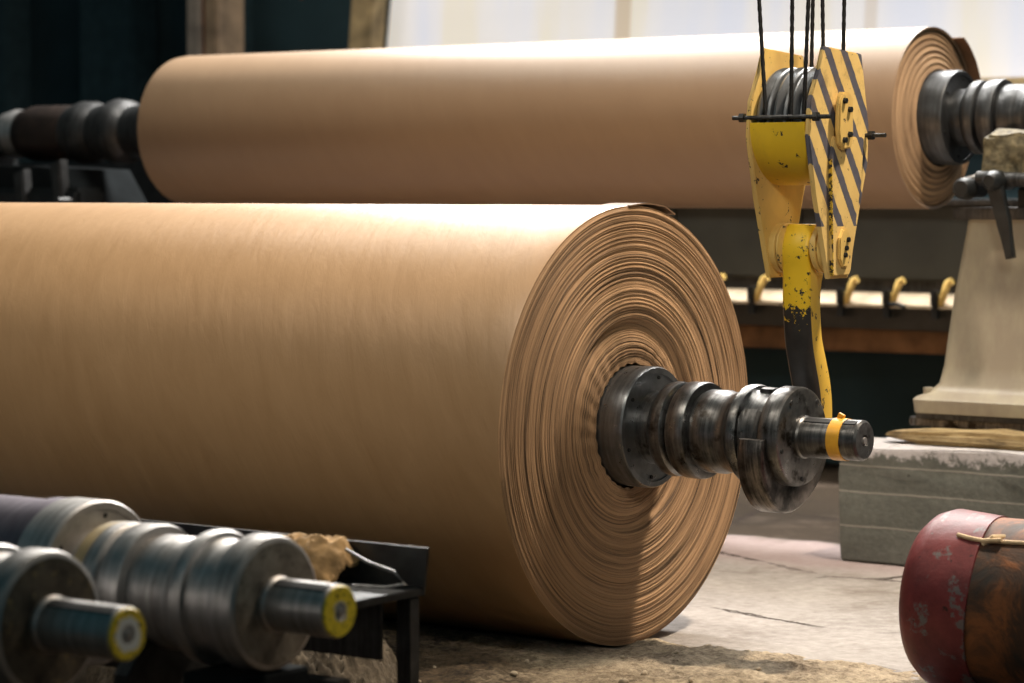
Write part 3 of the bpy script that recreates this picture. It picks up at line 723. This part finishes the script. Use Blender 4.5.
# hook: J in the yz plane, local origin at shaft centre
hk = thing('crane_hook', 'chipped yellow and black crane hook cradling the shaft of the front roll', 'hook', (-3.44, YR, ZR))
cl = [(.078, .555, .05), (.078, .525, .095), (.078, .49, .116), (.078, .45, .104), (.074, .41, .082), (.074, .36, .072), (.083, .30, .070), (.098, .24, .070), (.125, .18, .074), (.152, .12, .076), (.168, .06, .076), (.170, .0, .078), (.152, -.06, .084), (.112, -.115, .090), (.055, -.148, .092), (.0, -.160, .092), (-.055, -.150, .086), (-.10, -.118, .074), (-.132, -.075, .058), (-.148, -.03, .042), (-.152, .0, .022)]
def spl(P, n=4):
    out = []
    for i in range(len(P) - 1):
        p0, p1, p2, p3 = P[max(0, i-1)], P[i], P[i+1], P[min(len(P)-1, i+2)]
        for k in range(n):
            t = k / n
            out.append(tuple(.5 * (2*b + (c-a)*t + (2*a-5*b+4*c-d)*t*t + (3*b-a-3*c+d)*t**3) for a, b, c, d in zip(p0, p1, p2, p3)))
    return out + [P[-1]]
cl = spl(cl)
Lp, Rp = [], []
for i, (y, z, wd) in enumerate(cl):
    a = cl[max(0, i-1)]; b = cl[min(len(cl)-1, i+1)]
    ty, tz = b[0] - a[0], b[1] - a[1]; ln = math.hypot(ty, tz); ny, nz = -tz / ln, ty / ln
    Lp.append((y + ny * wd / 2, z + nz * wd / 2)); Rp.append((y - ny * wd / 2, z - nz * wd / 2))
def hookside():
    b = NB('yellow_hook_side')
    c = b.mix(b.ramp(b.noise(30, 7, None, .7), [(0.60, 0.0), (0.62, 1.0)]), (0.72, 0.46, 0.06), (0.035, 0.025, 0.02))
    return b.set(c, .45)
def hookmesh(i0, i1):
    bm = NBM(); rows = []
    for i in range(i0, i1 + 1):
        (y1, z1), (y2, z2) = Lp[i], Rp[i]; row = []
        hx = .042 if i < 44 else .042 - .0001 * (i - 44)
        b = .010
        for y, z, x in ((0, 0, -1), (0, 0, 1), (1, 1, 1), (1, 1, -1)): pass
        dy, dz = y2 - y1, z2 - z1; l = math.hypot(dy, dz); f = min(.35, b / l)
        q = [(0, -hx + b), (0, hx - b), (f, hx), (1 - f, hx), (1, hx - b), (1, -hx + b), (1 - f, -hx), (f, -hx)]
        for s, x in q:
            z = z1 + dz * s
            sh = -.030 + .024 * max(-.15, min(.49, z)) / .49     # slight lean of the hook along the shaft
            row.append(bm.verts.new((x + sh, y1 + dy * s, z)))
        rows.append(row)
    for A, B in zip(rows, rows[1:]):
        for k in range(8): bm.faces.new((A[k], A[(k+1) % 8], B[(k+1) % 8], B[k]))
    bm.faces.new(rows[0]); bm.faces.new(rows[-1])
    return bm
sk = obj('shank', hookmesh(0, 48), M['hook_edge'], hk, 50, label='chipped yellow shank worn to black')
sk.data.materials.append(hookside())
for p in sk.data.polygons:
    if p.normal.x > .75: p.material_index = 1
obj('bowl', hookmesh(48, 80), M['hook_low'], hk, 50, label='greasy dark hook bowl and tip')
# ropes
for (a, b, lab) in (
    ((-3.566, 6.012, 2.6), (-3.480, 6.016, 1.405), 'leftmost black wire rope, falling in front of the sheaves'),
    ((-3.400, 6.012, 2.6), (-3.408, 6.016, 1.405), 'second black wire rope from the left, in front of the sheaves'),
    ((-3.323, 6.012, 2.6), (-3.372, 6.016, 1.405), 'third black wire rope from the left, leaning in to the sheaves'),
    ((-3.486, 6.294, 2.6), (-3.506, 6.294, 1.44), 'black wire rope close behind the third, ending between the cheek plates'),
    ((-3.50, 6.312, 2.6), (-3.474, 6.312, 1.44), 'black wire rope touching the left corner of the striped cheek plate'),
    ((-3.40, 6.304, 2.6), (-3.415, 6.304, 1.44), 'rightmost black wire rope, passing behind the striped cheek plate')):
    bm = NBM(); a = Vector(a); b = Vector(b); n = 160; rows = []
    for i in range(n + 1):
        p = a.lerp(b, i / n); row = []
        for k in range(12):
            an = 2 * PI * k / 12; r = .0052 * (1 + .14 * math.cos(6 * (an + i * .28)))
            row.append(bm.verts.new((p.x + r * math.cos(an), p.y + r * math.sin(an), p.z)))
        rows.append(row)
    for A, B in zip(rows, rows[1:]):
        for k in range(12): bm.faces.new((A[k], A[(k+1) % 12], B[(k+1) % 12], B[k]))
    bm.faces.new(rows[0]); bm.faces.new(rows[-1])
    tag(obj('wire_rope', bm, M['rope'], None, 60), lab, 'rope', 'wire ropes of the crane block')

# ------------------------------------------------------------ red and rusty drum
dr = thing('steel_drum', 'red and rusty steel drum lying on its side in the lower right corner', 'drum', (-2.985, 6.005, 0), (0, 0, 0))
RD = .226
bm = NBM(); lathe(bm, [(.0, 0), (.0, .165), (.012, .192), (.035, .212), (.06, .218), (.18, .2135), (.5, .2135), (1.3, .2135), (1.3, 0)], (0, 0, RD), 96)
rough_up(bm, .002, 6, 2); obj('shell', bm, M['rustbar'], dr, 40)
bm = NBM(); lathe(bm, [(-.006, 0), (-.006, .165), (.006, .196), (.03, .217), (.062, .2275), (.185, .2185), (.186, .214)], (0, 0, RD), 96, False)
for v in bm.verts:
    a = math.atan2(v.co.z - RD, -v.co.y)
    if v.co.x > .18: v.co.x += .012 * math.sin(a * 2 + .6)
    v.co += noise.noise_vector(v.co * 5) * .002
    if v.co.z < .0: v.co.z = .0
obj('red_cap', bm, M['red'], dr, 40, label='dark red scuffed end cap')
# cord tied along the drum
cdx = []
def dsurf(x, a, h=.006): q = (.216 if x < .2 else .2115) + h; return (x, -q * math.sin(a), RD + q * math.cos(a))
t = thing('tied_cord', 'short beige cord knotted on top of the red and rusty drum', 'cord', (-2.985, 6.005, 0))
bm = NBM(); tube(bm, [dsurf(.13, .62, .008), dsurf(.17, .66, .008), dsurf(.21, .66, .008), dsurf(.26, .64, .006), dsurf(.36, .62, .006), dsurf(.5, .60, .006)], [.006, .006, .0055, .0055, .0055, .0055], 8); obj('strand', bm, M['cord'], t)
bm = NBM(); tube(bm, [dsurf(.20, .70, .004), dsurf(.225, .62, .016), dsurf(.245, .56, .008), dsurf(.225, .60, .004), dsurf(.20, .68, .012), dsurf(.25, .66, .016)], .006, 8); obj('knot', bm, M['cord'], t)

# ------------------------------------------------------------ spare shafts on the rack
f1 = thing('winder_shaft', 'bright worn steel shaft on the rack, yellow ring on its stub end', 'shaft', (-3.285 - .566, 3.826, .461))
shaft(f1, (M['steel_purple'], M['steel_bright'], M['steel_bright']), stub_r=.051, stub_l=.158, core=1.6, detail=False, endm=M['end_paint'], pale_ring=M['brass_ring'], flange_m=M['greasy_grey'], cap_m=M['steel_bright'])
f2 = thing('winder_shaft', 'nearest steel shaft in the lower left corner, white centre on its stub end', 'shaft', (-3.377 - .566, 3.32, .4815))
shaft(f2, (M['steel_bright'], M['steel_bright'], M['steel_bright']), flange_m=M['greasy'], stub_r=.048, stub_l=.19, core=1.6, detail=False, endm=M['end_paint_white'], bore=False)
rk = thing('steel_rack', 'low black steel rack under the spare shafts in the lower left', 'rack', (-3.38, 4.0, 0))
bm = NBM(); box(bm, (-2.3, .17, .395), (.0, .42, .412), .002); obj('shelf_plate', bm, M['steel_dark'], rk)
bm = NBM(); prism(bm, [(-2.3, .395), (.0, .395), (.012, .497), (-2.3, .50)], .41, .418, 'xz'); obj('back_plate', bm, simple('dark_oily_sheet_steel', (.035, .038, .038), .35, .5, .5), rk)
bm = NBM(); box(bm, (-2.3, .30, .27), (-.03, .315, .395), .002); obj('apron', bm, M['steel_dark'], rk)
for x in (-.02, -1.9):
    for y in (-.80, .385):
        bm = NBM(); box(bm, (x - .018, y - .018, 0), (x + .018, y + .018, .295 if y < 0 else .395), .003); obj('leg', bm, M['steel_dark'], rk)
    # cross rail
bm = NBM(); box(bm, (-.62, -.82, .255), (-.55, .17, .293), .003); obj('cross_rail', bm, M['steel_dark'], rk)
bm = NBM(); box(bm, (-1.94, -.82, .255), (-1.87, .17, .293), .003); obj('cross_rail', bm, M['steel_dark'], rk)
bm = NBM(); box(bm, (-2.3, -.83, .22), (.0, -.78, .255), .003); obj('side_rail', bm, M['steel_dark'], rk)
bm = NBM(); box(bm, (-2.3, .12, .22), (.0, .17, .255), .003); obj('side_rail', bm, M['steel_dark'], rk)
for (y, z) in ((-.174, .461), (-.68, .4815)):
    bm = NBM(); prism(bm, [(y - .14, .0), (y + .14, .0), (y + .14, z - .40), (y + .085, z - .335), (y, z - .372), (y - .085, z - .335), (y - .14, z - .40)], -.20, -.16, 'yz', .002)
    for v in bm.verts: v.co.z += .255
    o = obj('cradle', bm, M['steel_dark'], rk)
bm = NBM(); box(bm, (-.06, -.27, .255), (.10, -.08, .3285), .004); obj('support_block', bm, M['matte_black'], rk)
# torn brown paper and wire on the shelf
bm = NBM()
g = bmesh.ops.create_grid(bm, x_segments=40, y_segments=26, size=.5)
for v in bm.verts:
    u, s = v.co.x, v.co.y
    edge = .045 * fbm(u * 6, s * 6, 2)
    x = -.262 + u * .19 * (1 + edge * 1.5); y = .30 + s * .15
    h = .012 + .074 * smooth01((s + .5) * 1.3) + .014 * fbm(u * 5, s * 5)
    if u > .3: h -= (u - .3) * .22
    if s < -.2: h -= (-.2 - s) * .25 * (1 + fbm(u * 9, 1))
    v.co = Vector((x, y, .415 + max(.003, h)))
r = bmesh.ops.extrude_face_region(bm, geom=bm.faces[:])
for v in [q for q in r['geom'] if isinstance(q, bmesh.types.BMVert)]: v.co.z -= .008
rag = obj('torn_paper', bm, M['card']); rag.location = (-3.38, 4.03, 0)
tag(rag, 'crumpled torn brown paper lying on the rack behind the bright shaft', 'paper')
bm = NBM()
tube(bm, [(-.12, .30, .500), (-.08, .32, .475), (-.02, .34, .455), (.0, .35, .43), (-.04, .33, .422), (-.10, .30, .424)], .0035, 6)
o = obj('bent_wire', bm, M['steel_bright']); o.location = (-3.38, 4.0, -.003)
tag(o, 'thin bent wire leaning on the back plate of the rack', 'wire')
bm = NBM()
tube(bm, [(-.22, .15, .44), (-.19, .17, .468), (-.17, .16, .44), (-.20, .15, .425), (-.16, .16, .475), (-.14, .17, .455), (-.15, .16, .425)], .003, 6)
o = obj('wire_tangle', bm, M['steel_bright']); o.location = (-3.38, 4.0, -.003)
tag(o, 'small looped wire tangle under the torn brown paper on the rack', 'wire')

# ------------------------------------------------------------ debris
def mound(name, x0, x1, y0, y1, hfun, m, nx=90, ny=70):
    bm = NBM(); V = {}
    for i in range(nx + 1):
        for j in range(ny + 1):
            x = x0 + (x1 - x0) * i / nx; y = y0 + (y1 - y0) * j / ny
            V[i, j] = bm.verts.new((x, y, hfun(x, y)))
    for i in range(nx):
        for j in range(ny): bm.faces.new((V[i, j], V[i+1, j], V[i+1, j+1], V[i, j+1]))
    return obj(name, bm, m, None, 0 if False else 60, kind='stuff')
def hs(x, y):
    e = min((x + 5.6) / .5, (-2.9 - x) / .5, (y - 4.5) / .5)
    # far limit of the sand: straight, ragged
    lim = 6.22 + .10 * fbm(x * 4, 2) + .03 * math.sin(x * 9)
    e = min(e, (lim - y) / .18)
    e = max(-.3, min(1, e))
    h = -.012 + .034 * e + .013 * fbm(x * 5, y * 5) + .008 * fbm(x * 28, y * 28)
    if x < -3.90: h = min(h, .601 - math.sqrt(max(0, .604 ** 2 - (y - YR) ** 2)) - .004)
    return h
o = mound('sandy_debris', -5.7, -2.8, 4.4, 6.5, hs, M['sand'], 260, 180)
tag(o, 'spilled sandy debris on the floor before the front paper roll', 'debris')
def hr(x, y):
    dx = (x + 4.40) / .46; dy = (y - 4.98) / .36
    e = 1 - (dx * dx + dy * dy)
    if e < 0: return -.01
    return .135 * min(1, e * 3.2) ** .7 + .025 * fbm(x * 9, y * 9) + .03 * abs(fbm(x * 26, y * 26)) + .012 * fbm(x * 70, y * 70)
o = mound('rubble_heap', -4.9, -3.8, 4.5, 5.45, hr, M['rubble'], 220, 190)
tag(o, 'dark gravelly rubble heap between the steel rack and the front paper roll', 'rubble')
st = None
pos = [(-3.75, 5.75), (-3.6, 5.62), (-3.95, 5.60), (-3.4, 5.85), (-4.1, 5.4), (-3.55, 5.45), (-3.3, 5.72), (-3.85, 5.4), (-3.68, 5.9), (-3.2, 5.9), (-4.0, 5.2), (-3.45, 5.6)]
for i, (x, y) in enumerate(pos):
    if st is None:
        bm = NBM(); bmesh.ops.create_icosphere(bm, subdivisions=3, radius=.010); rough_up(bm, .006, 60, 1)
        st = obj('stone_chip', bm, simple('pale_stone', (.40, .33, .24), .9)); o = st
    else:
        o = st.copy(); C.objects.link(o)
    s = random.uniform(.5, 1.1); o.scale = (s, s * .8, s * .6); o.location = (x, y, hs(x, y) + .004); o.rotation_euler = (0, 0, i * 1.3)
    tag(o, 'small pale stone chip lying in the sandy debris', 'stone', 'stone chips in the sandy debris')
